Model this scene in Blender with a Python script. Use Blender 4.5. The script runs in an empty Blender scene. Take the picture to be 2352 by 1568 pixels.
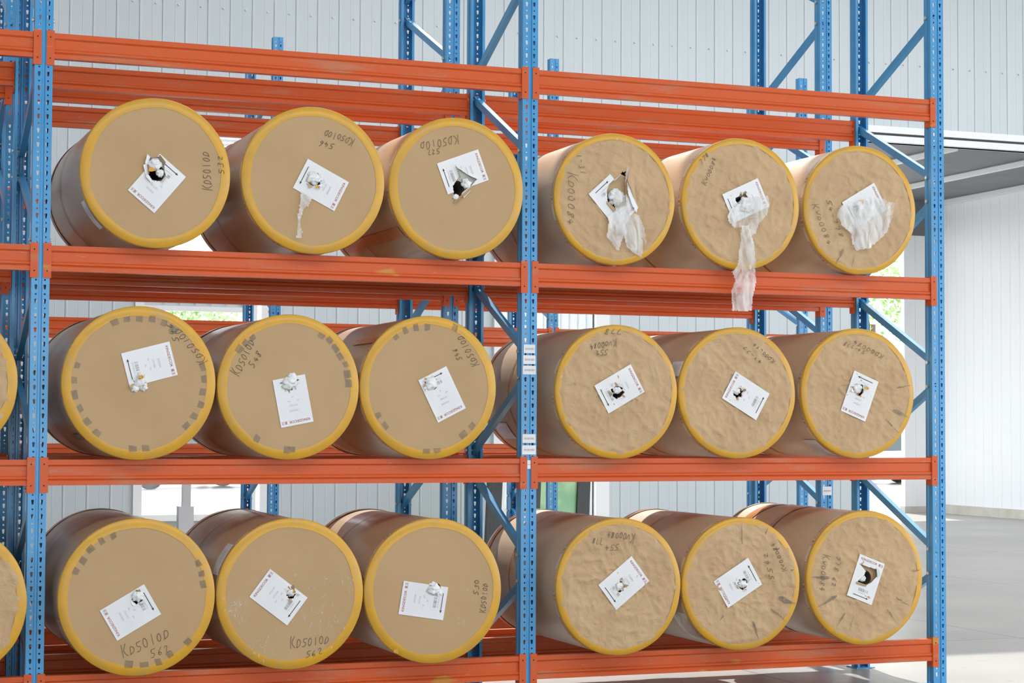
import bpy, bmesh, math, random
from mathutils import Vector, Matrix, noise
PI = math.pi
scene = bpy.context.scene
COL = scene.collection
rnd = random.Random(7)

# ------------------------------------------------------------------ camera, sky, sun, lamps, exposure
yaw, pitch, roll_, FPX = 0.3655, 0.0437, 0.0046, 4382.66
cd = bpy.data.cameras.new('camera'); cam = bpy.data.objects.new('camera', cd); COL.objects.link(cam)
fw = Vector((math.sin(yaw)*math.cos(pitch), math.cos(yaw)*math.cos(pitch), math.sin(pitch)))
r0 = Vector((math.cos(yaw), -math.sin(yaw), 0)); u0 = r0.cross(fw)
r1 = math.cos(roll_)*r0 + math.sin(roll_)*u0; u1 = -math.sin(roll_)*r0 + math.cos(roll_)*u0
cam.matrix_world = Matrix(((r1.x, u1.x, -fw.x, -1.2575), (r1.y, u1.y, -fw.y, -10.2104), (r1.z, u1.z, -fw.z, 1.6054), (0, 0, 0, 1)))
cd.sensor_width = 36.0; cd.lens = FPX/2352*36.0; cd.clip_end = 300
scene.camera = cam
W = bpy.data.worlds.new('world'); scene.world = W; W.use_nodes = True
bg = W.node_tree.nodes['Background']; bg.inputs[0].default_value = (0.93, 0.97, 1.0, 1); bg.inputs[1].default_value = 3.6
def sun(name, d_to, strength, angle):
    l = bpy.data.lights.new(name, 'SUN'); l.energy = strength; l.angle = angle; l.color = (1, .97, .92)
    o = bpy.data.objects.new(name, l); COL.objects.link(o); o.location = (10, 20, 30)
    o.rotation_euler = Vector(d_to).to_track_quat('Z', 'Y').to_euler()
sun('sun', (0.20, 0.95, 1.15), 6.0, 0.012)
def area(name, loc, size, energy, rot=(0, 0, 0), color=(1, 1, 1)):
    l = bpy.data.lights.new(name, 'AREA'); l.shape = 'RECTANGLE'; l.size, l.size_y = size; l.energy = energy; l.color = color
    o = bpy.data.objects.new(name, l); COL.objects.link(o); o.location = loc; o.rotation_euler = rot
area('fill_front', (3, -9.5, 9.2), (26, 3.0), 1000, (0.30, 0, 0))  # added fill lamp under the closed roof, brightens the roll faces
area('fill_back', (6, 3.6, 9.2), (24, 2.4), 260)  # added overhead fill lamp, stands in for daylight from unseen skylights
area('fill_wall', (5, 10.6, 9.2), (26, 1.6), 60)  # added fill lamp, brightens the back wall
vs = scene.view_settings
scene.display_settings.display_device = 'sRGB'
vs.view_transform = 'Standard'; vs.look = 'None'; vs.gamma = 1; vs.use_curve_mapping = False
vs.exposure = 0.0
scene.cycles.max_bounces = 8; scene.cycles.transparent_max_bounces = 12

# ------------------------------------------------------------------ materials
def mat(name, color, rough=0.5, metal=0.0, spec=0.5, coat=0.0):
    m = bpy.data.materials.new(name); m.use_nodes = True
    b = m.node_tree.nodes['Principled BSDF']
    b.inputs['Base Color'].default_value = (*color, 1); b.inputs['Roughness'].default_value = rough
    b.inputs['Metallic'].default_value = metal; b.inputs['Specular IOR Level'].default_value = spec
    b.inputs['Coat Weight'].default_value = coat; b.inputs['Coat Roughness'].default_value = 0.15
    return m
def nd(m, t, **kw):
    n = m.node_tree.nodes.new(t)
    for k, v in kw.items():
        if k in n.inputs: n.inputs[k].default_value = v
        else: setattr(n, k, v)
    return n
def lk(m, a, b): m.node_tree.links.new(a, b)
def bsdf(m): return m.node_tree.nodes['Principled BSDF']
def ramp(m, fac, stops):
    r = nd(m, 'ShaderNodeValToRGB'); e = r.color_ramp.elements
    e[0].position, e[0].color = stops[0][0], (*stops[0][1], 1) if len(stops[0][1]) == 3 else stops[0][1]
    e[1].position, e[1].color = stops[-1][0], (*stops[-1][1], 1)
    for p, c in stops[1:-1]:
        x = e.new(p); x.color = (*c, 1)
    lk(m, fac, r.inputs[0]); return r.outputs[0]
def coords(m, scale=(1, 1, 1), jitter=True):
    tc = nd(m, 'ShaderNodeTexCoord'); mp = nd(m, 'ShaderNodeMapping'); mp.inputs['Scale'].default_value = scale
    lk(m, tc.outputs['Object'], mp.inputs['Vector'])
    if jitter:
        oi = nd(m, 'ShaderNodeObjectInfo'); mul = nd(m, 'ShaderNodeVectorMath', operation='SCALE'); mul.inputs[0].default_value = (37, 53, 71)
        lk(m, oi.outputs['Random'], mul.inputs['Scale']); lk(m, mul.outputs[0], mp.inputs['Location'])
    return mp.outputs[0]
def noise_tex(m, vec, scale, detail=4, rough=0.55, dist=0.0):
    n = nd(m, 'ShaderNodeTexNoise'); n.inputs['Scale'].default_value = scale; n.inputs['Detail'].default_value = detail
    n.inputs['Roughness'].default_value = rough; n.inputs['Distortion'].default_value = dist
    lk(m, vec, n.inputs['Vector']); return n.outputs['Fac']
def mixc(m, fac, a, b):
    x = nd(m, 'ShaderNodeMix', data_type='RGBA'); lk(m, fac, x.inputs[0])
    for i, c in ((6, a), (7, b)):
        if hasattr(c, 'is_output'): lk(m, c, x.inputs[i])
        else: x.inputs[i].default_value = (*c, 1)
    return x.outputs[2]
def bump(m, h, strength, dist=0.01):
    b = nd(m, 'ShaderNodeBump'); b.inputs['Strength'].default_value = strength; b.inputs['Distance'].default_value = dist
    lk(m, h, b.inputs['Height']); lk(m, b.outputs[0], bsdf(m).inputs['Normal'])
def mottled(name, c0, c1, scale, lo=.35, hi=.65, sc=(1, 1, 1), bstr=0, **kw):
    m = mat(name, c0, **kw); v = coords(m, sc); f = noise_tex(m, v, scale)
    lk(m, ramp(m, f, [(lo, c0), (hi, c1)]), bsdf(m).inputs['Base Color'])
    if bstr: bump(m, f, bstr)
    return m

M = {}
M['blue'] = mottled('blue_paint', (.040, .275, .58), (.056, .31, .62), 5, rough=.30, coat=.25)
# orange enamel with rubbed, dusty and ochre patches
m = M['orange'] = mat('orange_paint', (.60, .098, .022), rough=.33, spec=.32)
v = coords(m, (1, 1, 1)); dust = ramp(m, noise_tex(m, coords(m, (1.2, 6, 9)), 1.6, 6, .62), [(.54, (0, 0, 0)), (.70, (.72, .72, .72))])
c = mixc(m, dust, (.60, .098, .022), (.46, .20, .115))
fleck = ramp(m, noise_tex(m, coords(m, (2, 5, 14)), 7, 5, .7), [(.62, (0, 0, 0)), (.72, (.75, .75, .75))])
c = mixc(m, fleck, c, (.40, .29, .20))
och = ramp(m, noise_tex(m, coords(m, (1, 1, 3)), 2.1, 3), [(.68, (0, 0, 0)), (.72, (.8, .8, .8))])
lk(m, mixc(m, och, c, (.55, .27, .045)), bsdf(m).inputs['Base Color'])
M['kraft'] = mottled('kraft_board', (.455, .305, .160), (.485, .33, .178), 3, rough=.62, spec=.3)
m = M['kraftw'] = mottled('kraft_wrapping_paper', (.475, .32, .178), (.535, .37, .21), 4, rough=.55, spec=.35)
f = noise_tex(m, coords(m, (1, 1, 1)), 13, 5, .6, 1.2); bump(m, f, .55, .016)
m = M['side'] = mottled('kraft_roll_side', (.50, .33, .185), (.58, .40, .235), 2.2, sc=(1, .5, 1), rough=.36, spec=.5, coat=.35)
bump(m, noise_tex(m, coords(m, (5, .6, 5)), 3, 4), .12, .02)
m = M['sidew'] = mottled('kraft_roll_side_matt', (.56, .41, .265), (.64, .48, .32), 2.2, sc=(1, .5, 1), rough=.40, spec=.5, coat=.2)
bump(m, noise_tex(m, coords(m, (5, .6, 5)), 3, 4), .10, .02)
m = M['tape'] = mat('yellow_tape', (.78, .42, .03), rough=.33)
a = ramp(m, noise_tex(m, coords(m), 9, 6, .65), [(.28, (.50, .32, .11)), (.42, (.58, .325, .040)), (.6, (.64, .345, .024))])
w = ramp(m, noise_tex(m, coords(m, (3, 1, 3)), 8, 6, .7), [(.66, (0, 0, 0)), (.76, (.7, .7, .7))])
lk(m, mixc(m, w, a, (.80, .66, .40)), bsdf(m).inputs['Base Color'])
M['amber'] = mottled('amber_tape', (.50, .19, .05), (.60, .25, .07), 14, rough=.25, coat=.3)
M['cream'] = mottled('cream_strip', (.62, .50, .40), (.74, .64, .55), 10, rough=.4)
M['label'] = mottled('white_label', (.74, .76, .79), (.80, .82, .85), 3, rough=.5)
M['red'] = mat('dark_red_ink', (.36, .055, .05), .6)
M['ink'] = mat('black_ink', (.045, .045, .05), .6)
M['grey'] = mat('grey_print', (.42, .43, .45), .6)
M['pale'] = mat('pale_grey_print', (.68, .69, .71), .6)
M['pencil'] = mat('marker_ink', (.13, .10, .07), .7)
M['white'] = mottled('white_wadding', (.66, .69, .70), (.84, .85, .86), 30, rough=.35, bstr=.4)
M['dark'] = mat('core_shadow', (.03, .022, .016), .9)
M['core'] = mat('cardboard_core', (.30, .20, .11), .8)
m = M['ends'] = mat('paper_edge', (.5, .5, .47), .7)
tc = nd(m, 'ShaderNodeTexCoord'); wv = nd(m, 'ShaderNodeTexWave', wave_type='RINGS', rings_direction='Y'); wv.inputs['Scale'].default_value = 40; wv.inputs['Distortion'].default_value = 3
lk(m, tc.outputs['Object'], wv.inputs['Vector']); lk(m, ramp(m, wv.outputs['Fac'], [(.2, (.34, .34, .32)), (.8, (.66, .66, .64))]), bsdf(m).inputs['Base Color'])
def clear(name, color, t, rough=.25, con=1.0, scale=28, st=(1, 1, 1)):
    m = mat(name, color, rough=rough, coat=.4); tr = nd(m, 'ShaderNodeBsdfTransparent'); mx = nd(m, 'ShaderNodeMixShader')
    f = noise_tex(m, coords(m, st), scale, 4, .6, .8)
    lk(m, ramp(m, f, [(.35, (t-.22*con,)*3), (.65, (t+.28*con,)*3)]), mx.inputs[0])
    lk(m, tr.outputs[0], mx.inputs[1]); lk(m, bsdf(m).outputs[0], mx.inputs[2])
    out = m.node_tree.nodes['Material Output']; lk(m, mx.outputs[0], out.inputs['Surface']); return m
M['film'] = clear('clear_plastic_film', (.76, .77, .77), .48, .22, 1.0, 9, (1.6, 1, .7))
M['smudge'] = clear('grey_adhesive_smudge', (.22, .18, .125), .42, .7, .5, 14)
M['streak'] = clear('dark_pencil_rubbing', (.19, .16, .115), .50, .7, .7, 20)
M['scratch'] = clear('pale_scuff', (.78, .72, .62), .42, .6, .5)
m = M['wall'] = mottled('pale_wall_sheet', (.53, .585, .61), (.555, .605, .63), .8, rough=.45, sc=(3, 3, .2))
M['trimw'] = mat('white_trim', (.82, .83, .84), .45)
M['annexw'] = mat('white_annex_sheet', (.86, .87, .89), .5)
M['roof'] = mat('roof_underside', (.60, .61, .62), .7)
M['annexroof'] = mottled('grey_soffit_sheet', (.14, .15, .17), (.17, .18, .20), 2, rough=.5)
M['steel'] = mat('galvanised_steel', (.52, .53, .55), .38, metal=.6)
M['bolt'] = mat('zinc_bolt', (.75, .72, .65), .3, metal=.8)
m = M['floor'] = mat('concrete_floor', (.46, .42, .37), rough=.34, spec=.5)
v = coords(m, jitter=False)
c = ramp(m, noise_tex(m, v, .55, 6, .6), [(.3, (.30, .285, .265)), (.7, (.40, .38, .35))])
sp = ramp(m, noise_tex(m, v, 9, 3), [(.28, (.2, .18, .16)), (.34, (1, 1, 1))])
c2 = nd(m, 'ShaderNodeMix', data_type='RGBA', blend_type='MULTIPLY'); c2.inputs[0].default_value = .5; lk(m, c, c2.inputs[6]); lk(m, sp, c2.inputs[7])
sep = nd(m, 'ShaderNodeSeparateXYZ'); tc = nd(m, 'ShaderNodeTexCoord'); lk(m, tc.outputs['Object'], sep.inputs[0])
jo = None
for ax, per, off in ((0, 2.9, 1.1), (1, 4.3, 2.2)):
    a1 = nd(m, 'ShaderNodeMath', operation='ADD'); a1.inputs[1].default_value = off; lk(m, sep.outputs[ax], a1.inputs[0])
    a2 = nd(m, 'ShaderNodeMath', operation='PINGPONG'); a2.inputs[1].default_value = per/2; lk(m, a1.outputs[0], a2.inputs[0])
    a3 = nd(m, 'ShaderNodeMath', operation='LESS_THAN'); a3.inputs[1].default_value = .010; lk(m, a2.outputs[0], a3.inputs[0])
    if jo is None: jo = a3
    else:
        a4 = nd(m, 'ShaderNodeMath', operation='MAXIMUM'); lk(m, jo.outputs[0], a4.inputs[0]); lk(m, a3.outputs[0], a4.inputs[1]); jo = a4
lk(m, mixc(m, jo.outputs[0], c2.outputs[2], (.16, .15, .14)), bsdf(m).inputs['Base Color'])
M['kerb'] = mottled('kerb_concrete', (.52, .49, .43), (.62, .59, .53), 4, rough=.8)
M['green'] = mottled('green_tinted_glass', (.20, .46, .22), (.44, .66, .38), 3.5, rough=.12, coat=.6)
M['black'] = mottled('black_rubber', (.018, .022, .022), (.035, .045, .045), 6, sc=(20, 1, 1), rough=.4)
M['leaf'] = mottled('leaf_green', (.22, .40, .12), (.42, .58, .24), 2, rough=.6)
M['bark'] = mat('bark', (.20, .15, .10), .9)
M['car'] = mat('white_car_paint', (.80, .81, .83), .25, coat=.6)
M['carglass'] = mat('car_window', (.06, .08, .09), .1)
M['tyre'] = mat('tyre', (.03, .03, .03), .8)
M['glass'] = clear('window_glass', (.85, .92, .95), .05, .05)
_g = M['glass'].node_tree
for n_ in _g.nodes:
    if n_.type == 'VALTORGB':
        n_.color_ramp.elements[0].color = (.06, .06, .06, 1); n_.color_ramp.elements[1].color = (.14, .14, .14, 1)

# ------------------------------------------------------------------ mesh helpers
class MB:
    def __init__(s): s.v, s.f, s.m = [], [], []
    def face(s, pts, mi=0):
        n = len(s.v); s.v += [tuple(p) for p in pts]; s.f.append(tuple(range(n, n+len(pts)))); s.m.append(mi)
    def grid(s, rows, mi=0, close=False, keep=None):
        n = len(s.v); h, w = len(rows), len(rows[0])
        for r in rows: s.v += [tuple(p) for p in r]
        for i in range(h-1):
            for j in range(w if close else w-1):
                q = (n+i*w+j, n+i*w+(j+1) % w, n+(i+1)*w+(j+1) % w, n+(i+1)*w+j)
                if keep is None or keep([sum(s.v[k][a] for k in q)/4 for a in range(3)]): s.f.append(q); s.m.append(mi)
    def box(s, a, b, mi=0):
        (x0, y0, z0), (x1, y1, z1) = a, b; n = len(s.v)
        s.v += [(x0, y0, z0), (x1, y0, z0), (x1, y1, z0), (x0, y1, z0), (x0, y0, z1), (x1, y0, z1), (x1, y1, z1), (x0, y1, z1)]
        for q in ((0, 3, 2, 1), (4, 5, 6, 7), (0, 1, 5, 4), (1, 2, 6, 5), (2, 3, 7, 6), (3, 0, 4, 7)):
            s.f.append(tuple(n+k for k in q)); s.m.append(mi)
    def prism(s, prof, fn, t0, t1, mi=0):
        n = len(s.v); k = len(prof)
        s.v += [fn(a, b, t0) for a, b in prof] + [fn(a, b, t1) for a, b in prof]
        for i in range(k):
            j = (i+1) % k; s.f.append((n+i, n+j, n+k+j, n+k+i)); s.m.append(mi)
        s.f.append(tuple(n+i for i in reversed(range(k)))); s.m.append(mi)
        s.f.append(tuple(n+k+i for i in range(k))); s.m.append(mi)
    def cyl(s, p0, p1, r, seg=10, mi=0, r2=None):
        p0, p1 = Vector(p0), Vector(p1); d = (p1-p0).normalized(); a = d.orthogonal().normalized(); b = d.cross(a); n = len(s.v); r2 = r if r2 is None else r2
        for p, rr in ((p0, r), (p1, r2)):
            for i in range(seg):
                t = 2*PI*i/seg; s.v.append(tuple(p + a*math.cos(t)*rr + b*math.sin(t)*rr))
        for i in range(seg):
            j = (i+1) % seg; s.f.append((n+i, n+j, n+seg+j, n+seg+i)); s.m.append(mi)
        s.f.append(tuple(n+i for i in reversed(range(seg)))); s.m.append(mi); s.f.append(tuple(n+seg+i for i in range(seg))); s.m.append(mi)
    def mesh(s, name, mats, smooth=False):
        me = bpy.data.meshes.new(name); me.from_pydata(s.v, [], s.f)
        for q in mats: me.materials.append(M[q])
        if len(mats) > 1: me.polygons.foreach_set('material_index', s.m)
        if smooth: me.polygons.foreach_set('use_smooth', [True]*len(me.polygons))
        me.update(); return me
    def build(s, name, mats, parent=None, smooth=False, loc=None, rot=None):
        return put(name, s.mesh(name, [mats] if isinstance(mats, str) else mats, smooth), parent, loc, rot)
def put(name, me, parent=None, loc=None, rot=None):
    o = bpy.data.objects.new(name, me); COL.objects.link(o)
    if parent: o.parent = parent
    if loc: o.location = loc
    if rot: o.rotation_euler = rot
    return o
def empty(name, loc=(0, 0, 0)):
    o = bpy.data.objects.new(name, None); COL.objects.link(o); o.location = loc; o.empty_display_size = .2; return o
def tag(o, label=None, cat=None, group=None, kind=None):
    if label: o['label'] = label
    if cat: o['category'] = cat
    if group: o['group'] = group
    if kind: o['kind'] = kind
    return o
def inside(p, poly):
    x, y = p; c = False; j = len(poly)-1
    for i in range(len(poly)):
        (xi, yi), (xj, yj) = poly[i], poly[j]
        if (yi > y) != (yj > y) and x < (xj-xi)*(y-yi)/(yj-yi)+xi: c = not c
        j = i
    return c
_tc = {}
def text_mesh(txt):
    """flat glyph polygons of a text line, unit cap height, as (verts, faces, width)"""
    if txt in _tc: return _tc[txt]
    cu = bpy.data.curves.new('t', 'FONT'); cu.body = txt; cu.size = 1.0; cu.resolution_u = 2
    ob = bpy.data.objects.new('t', cu); COL.objects.link(ob)
    dg = bpy.context.evaluated_depsgraph_get(); me = bpy.data.meshes.new_from_object(ob.evaluated_get(dg))
    vs_ = [(v.co.x/.72, v.co.y/.72) for v in me.vertices]; fs = [tuple(p.vertices) for p in me.polygons]
    bpy.data.objects.remove(ob); bpy.data.meshes.remove(me); bpy.data.curves.remove(cu)
    w = max(v[0] for v in vs_) if vs_ else 1
    _tc[txt] = (vs_, fs, w); return _tc[txt]
STROKES = {'K': [[(0, 0), (.03, 1)], [(.55, .95), (.06, .45), (.6, 0)]], 'D': [[(.08, .02), (.1, 1), (.4, .9), (.6, .55), (.42, .12), (.0, .02)]],
 'V': [[(0, 1), (.28, 0), (.6, 1)]], '0': [[(.3, 1), (.08, .8), (.05, .3), (.28, 0), (.5, .2), (.53, .75), (.3, 1)]], '1': [[(.33, 0), (.27, 1)]],
 '2': [[(.05, .75), (.25, 1), (.5, .78), (.1, .08), (.6, .05)]], '3': [[(.08, .95), (.48, .9), (.25, .55), (.5, .3), (.3, 0), (.02, .12)]],
 '4': [[(.35, 1), (.03, .38), (.6, .42)], [(.42, .75), (.38, 0)]], '5': [[(.12, 1), (.08, .55), (.4, .55), (.48, .25), (.25, 0), (0, .08)], [(.12, .98), (.56, 1)]],
 '6': [[(.45, 1), (.15, .55), (.06, .2), (.3, 0), (.5, .22), (.3, .45), (.1, .3)]], '7': [[(.03, .95), (.55, 1), (.25, 0)]],
 '8': [[(.5, .9), (.25, 1), (.1, .78), (.5, .28), (.28, 0), (.05, .2), (.45, .7), (.5, .9)]], '-': [[(.1, .5), (.5, .5)]], ' ': []}
ROLLS={
 'B1': {'x': 0.584, 'R': 0.3991, 'lab': (0.005, -0.056, 140.4), 'hand': [('KD5010D', 0.303, -0.077, 0.283, 0.132, 0.046), ('532', 0.366, 0.014, 0.357, 0.113, 0.035)], 'hole': [(-0.05, 0.039), (-0.034, 0.08), (0.015, 0.088), (0.041, 0.049), (0.05, -0.014), (0.025, -0.044), (-0.021, -0.04), (-0.044, -0.007)]},
 'B2': {'x': 1.45, 'R': 0.4032, 'lab': (0.04, -0.024, -116.6), 'hand': [('546', 0.117, 0.208, 0.027, 0.225, 0.041), ('KD5010D', 0.23, 0.243, 0.058, 0.286, 0.041)], 'film': [[(-0.077, -0.067), (-0.016, -0.098), (-0.03, -0.135), (-0.059, -0.159), (-0.078, -0.216), (-0.087, -0.222), (-0.095, -0.206), (-0.082, -0.138)], [(-0.092, -0.205), (-0.078, -0.213), (-0.08, -0.267), (-0.066, -0.288), (-0.074, -0.322), (-0.103, -0.321), (-0.094, -0.284), (-0.098, -0.234)]]},
 'B3': {'x': 2.282, 'R': 0.3992, 'lab': (0.034, 0.096, -69.0), 'hand': [('KD5010D', -0.0, 0.304, -0.229, 0.244, 0.049), ('527', -0.107, 0.223, -0.183, 0.204, 0.036)], 'hole': [(-0.008, 0.122), (0.066, 0.08), (0.119, 0.059), (0.073, 0.005), (0.03, -0.032), (-0.013, -0.068), (-0.026, 0.012), (0.011, 0.071)]},
 'B4': {'x': 3.258, 'R': 0.3835, 'lab': (-0.016, -0.014, -137.8), 'hand': [('KD00084', -0.301, 0.141, -0.306, -0.162, 0.047), ('1-31', -0.248, 0.253, -0.221, 0.129, 0.041)], 'film': [[(-0.004, 0.042), (0.033, 0.038), (0.069, 0.007), (0.106, -0.079), (0.136, -0.089), (0.173, -0.164), (0.185, -0.262), (0.192, -0.273), (0.161, -0.214), (0.17, -0.301), (0.155, -0.332), (0.106, -0.309), (0.064, -0.278), (0.045, -0.207), (0.009, -0.304), (-0.021, -0.27), (-0.064, -0.223), (-0.052, -0.14), (-0.058, -0.103), (-0.004, -0.067), (-0.028, -0.014)]], 'hole': [(0.069, 0.171), (0.026, 0.147), (-0.01, 0.113), (-0.043, 0.084), (-0.058, 0.045), (-0.052, -0.015), (-0.004, -0.056), (0.069, -0.037), (0.063, 0.045), (0.06, 0.111)]},
 'B5': {'x': 4.082, 'R': 0.3935, 'lab': (0.027, 0.022, -65.3), 'hand': [('KV00084', -0.238, 0.099, -0.164, 0.264, 0.03), ('778', -0.271, 0.219, -0.21, 0.284, 0.03)], 'film': [[(-0.032, -0.013), (0.018, 0.003), (0.06, 0.049), (0.119, 0.044), (0.165, 0.054), (0.177, -0.004), (0.165, -0.055), (0.102, -0.116), (0.085, -0.174), (0.06, -0.19), (0.026, -0.126), (0.001, -0.142), (-0.057, -0.148), (-0.09, -0.124), (-0.106, -0.074), (-0.082, -0.037)], [(-0.015, -0.135), (0.035, -0.126), (0.068, -0.247), (0.076, -0.384), (0.084, -0.463), (0.055, -0.572), (0.055, -0.636), (0.018, -0.645), (-0.082, -0.64), (-0.086, -0.526), (-0.057, -0.46), (-0.078, -0.407), (-0.04, -0.373), (-0.024, -0.215)]]},
 'B6': {'x': 4.902, 'R': 0.3946, 'lab': (0.026, 0.026, -59.9), 'hand': [('KV00084', -0.342, 0.016, -0.233, -0.231, 0.033), ('54-778', -0.248, 0.049, -0.145, -0.183, 0.031)], 'film': [[(-0.131, 0.026), (-0.017, 0.048), (0.053, 0.08), (0.149, 0.073), (0.181, 0.052), (0.223, 0.054), (0.213, -0.021), (0.193, -0.079), (0.18, -0.125), (0.142, -0.166), (0.097, -0.196), (0.045, -0.235), (-0.044, -0.252), (-0.056, -0.225), (-0.069, -0.214), (-0.081, -0.152), (-0.144, -0.11), (-0.182, -0.049), (-0.169, -0.009)]]},
 'C1': {'x': 0.511, 'R': 0.4092, 'lab': (0.051, 0.1, -74.9), 'hand': [('KD5010D', 0.363, 0.126, 0.202, 0.3, 0.04), ('546', 0.209, 0.228, 0.162, 0.328, 0.036)]},
 'C2': {'x': 1.322, 'R': 0.4012, 'lab': (0.022, -0.076, -168.8), 'hand': [('KD5010D', -0.275, 0.053, -0.192, 0.249, 0.044), ('548', -0.196, 0.098, -0.149, 0.183, 0.038)]},
 'C3': {'x': 2.123, 'R': 0.4026, 'lab': (0.077, -0.037, -153.4), 'hand': [('KD5010D', 0.297, 0.136, 0.194, 0.303, 0.04), ('546', 0.195, 0.162, 0.159, 0.229, 0.032)]},
 'C4': {'x': 3.272, 'R': 0.3943, 'lab': (0.013, 0.017, -60.8), 'hand': [('778', 0.033, 0.366, -0.088, 0.366, 0.037), ('KV00084', -0.01, 0.305, -0.181, 0.273, 0.035), ('552', -0.06, 0.245, -0.144, 0.235, 0.034)]},
 'C5': {'x': 4.058, 'R': 0.3957, 'lab': (0.05, -0.017, 60.3), 'hand': [('KD00084', 0.25, 0.195, 0.109, 0.302, 0.025), ('43-77', 0.164, 0.188, 0.042, 0.284, 0.026)]},
 'C6': {'x': 4.883, 'R': 0.395, 'lab': (0.006, -0.017, 158.6), 'hand': [('KD00084', 0.18, 0.237, -0.033, 0.328, 0.029), ('54-778', 0.048, 0.258, -0.101, 0.318, 0.027)]},
 'D1': {'x': 0.504, 'R': 0.4111, 'lab': (-0.035, -0.078, 120.0), 'hand': [('KD5010D', -0.067, -0.315, 0.177, -0.21, 0.056), ('562', 0.076, -0.324, 0.181, -0.283, 0.05)]},
 'D2': {'x': 1.327, 'R': 0.4079, 'lab': (-0.068, -0.016, 52.6), 'hand': [('KD5010D', 0.002, -0.296, 0.219, -0.273, 0.05), ('562', 0.086, -0.346, 0.184, -0.326, 0.037)]},
 'D3': {'x': 2.138, 'R': 0.4002, 'lab': (-0.06, -0.052, 80.8), 'hand': [('KD5010D', 0.307, -0.13, 0.317, 0.036, 0.034), ('530', 0.264, -0.03, 0.267, 0.059, 0.03)]},
 'D4': {'x': 3.262, 'R': 0.4027, 'lab': (0.026, 0.021, -52.3), 'hand': [('KV00084', 0.096, 0.303, -0.081, 0.317, 0.042), ('778', -0.107, 0.282, -0.172, 0.283, 0.042), ('554', -0.003, 0.245, -0.097, 0.24, 0.037)]},
 'D5': {'x': 4.052, 'R': 0.3992, 'lab': (-0.028, 0.007, 120.4), 'hand': [('KV00084', 0.301, 0.073, 0.213, 0.244, 0.029), ('5542', 0.216, 0.016, 0.166, 0.189, 0.032)]},
 'D6': {'x': 4.891, 'R': 0.4038, 'lab': (-0.0, -0.01, -20.7), 'hand': [('KV00084', -0.297, 0.147, -0.324, -0.07, 0.038), ('778 62', -0.203, 0.139, -0.24, -0.049, 0.036)], 'hole': [(-0.047, 0.089), (0.0, 0.07), (0.075, 0.05), (0.079, 0.008), (0.041, -0.026), (0.003, -0.043), (-0.061, -0.021), (-0.013, 0.017), (0.0, 0.04)]},
}
# ------------------------------------------------------------------ floor, ground, back wall, roof, annex
L = 2.7567
mb = MB(); mb.box((-22, -26, -.2), (48, 75, 0)); tag(mb.build('floor', 'floor'), kind='structure')
YW = 14.0
OPEN = [(2.96, 4.58, .45, 5.42), (7.80, 9.24, .30, 4.70), (13.50, 40.0, 0, 5.80)]      # window, window, wide gateway
wall = MB()
xs = sorted({-12.0, 26.0} | {x for o in OPEN[:2] for x in o[:2]} | {13.5})
for x0, x1 in zip(xs, xs[1:]):
    hole = next((o for o in OPEN if o[0] <= x0+.01 and x1 <= o[1]+.01), None)
    if hole is None: wall.box((x0, YW+.03, 0), (x1, YW+.14, 11))
    else:
        if hole[2] > 0: wall.box((x0, YW+.03, 0), (x1, YW+.14, hole[2]))
        wall.box((x0, YW+.03, hole[3]), (x1, YW+.14, 11))
wall_back = tag(wall.build('wall_back', 'wall'), 'pale grey-white ribbed sheet wall behind the racks', kind='structure')
PW = .292
_pm = {}
def panel_mesh(w, z0, z1, mname='wall'):
    k = (round(w, 3), round(z0, 2), round(z1, 2), mname)
    if k not in _pm:
        b = MB(); prof = [(0, 0), (0, -.020), (.006, -.026), (.022, -.026), (.030, -.022), (w*.55, -.022), (w*.56, -.024), (w*.59, -.024), (w*.60, -.022), (w-.006, -.022), (w-.004, -.016), (w-.001, -.016), (w-.001, 0)]
        b.prism(prof, lambda a, c, t: (a, c, t), z0, z1); _pm[k] = b.mesh('wall_panel', [mname])
    return _pm[k]
x = -4.1
while x < 24:
    spans = [(0, 11)]
    for o in OPEN:
        if x+PW > o[0]+.02 and x < o[1]-.02: spans = [(a, b) for a, b in ((0, o[2]), (o[3]+.23 if o[3] > 5.6 else o[3], 11)) if b-a > .02]
    for a, b in spans: put('wall_panel', panel_mesh(PW, a, b), wall_back, (x, YW+.03, 0))
    x += PW
sc = MB()
x = -4.0
while x < 24:
    for z in (4.55, 6.97, 9.3):
        if not (z < 5.5 and any(o[0]-.1 < x < o[1]+.1 for o in OPEN)): sc.cyl((x+.11, YW+.01, z), (x+.11, YW-.012, z), .012, 6)
    x += PW
tag(sc.build('screws', 'steel', wall_back), kind='stuff')
for n, (z0, z1, y0, mt) in enumerate(((5.93, 6.03, -.07, 'trimw'), (5.895, 5.93, -.01, 'black'), (5.80, 5.895, -.05, 'trimw'))):
    b = MB(); b.box((13.44, YW+y0, z0), (24, YW+.16, z1)); tag(b.build('trim_%d' % (n+1), mt), kind='structure')
b = MB(); b.box((13.40, YW-.03, 0), (13.50, YW+.16, 5.80)); tag(b.build('trim_4', 'trimw'), kind='structure')
# roof with an open skylight strip
rf = MB()
for y0, y1 in ((-26, 5.4), (9.35, 14.2)): rf.box((-18, y0, 9.6), (26, y1, 9.75))
for x0, x1 in ((-18, 2.9), (17, 26)): rf.box((x0, 5.4, 9.6), (x1, 9.35, 9.75))
tag(rf.build('ceiling', 'roof'), kind='structure')
q = MB(); q.box((-18, -26.2, 5.2), (26, -26, 9.75)); tag(q.build('sky_baffle_front', 'wall'), kind='structure')  # unseen header added to cut sky light entering from the front
q = MB(); q.box((-18.2, -26, 0), (-18, 14.2, 9.75)); tag(q.build('wall_left', 'wall'), kind='structure')
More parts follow.
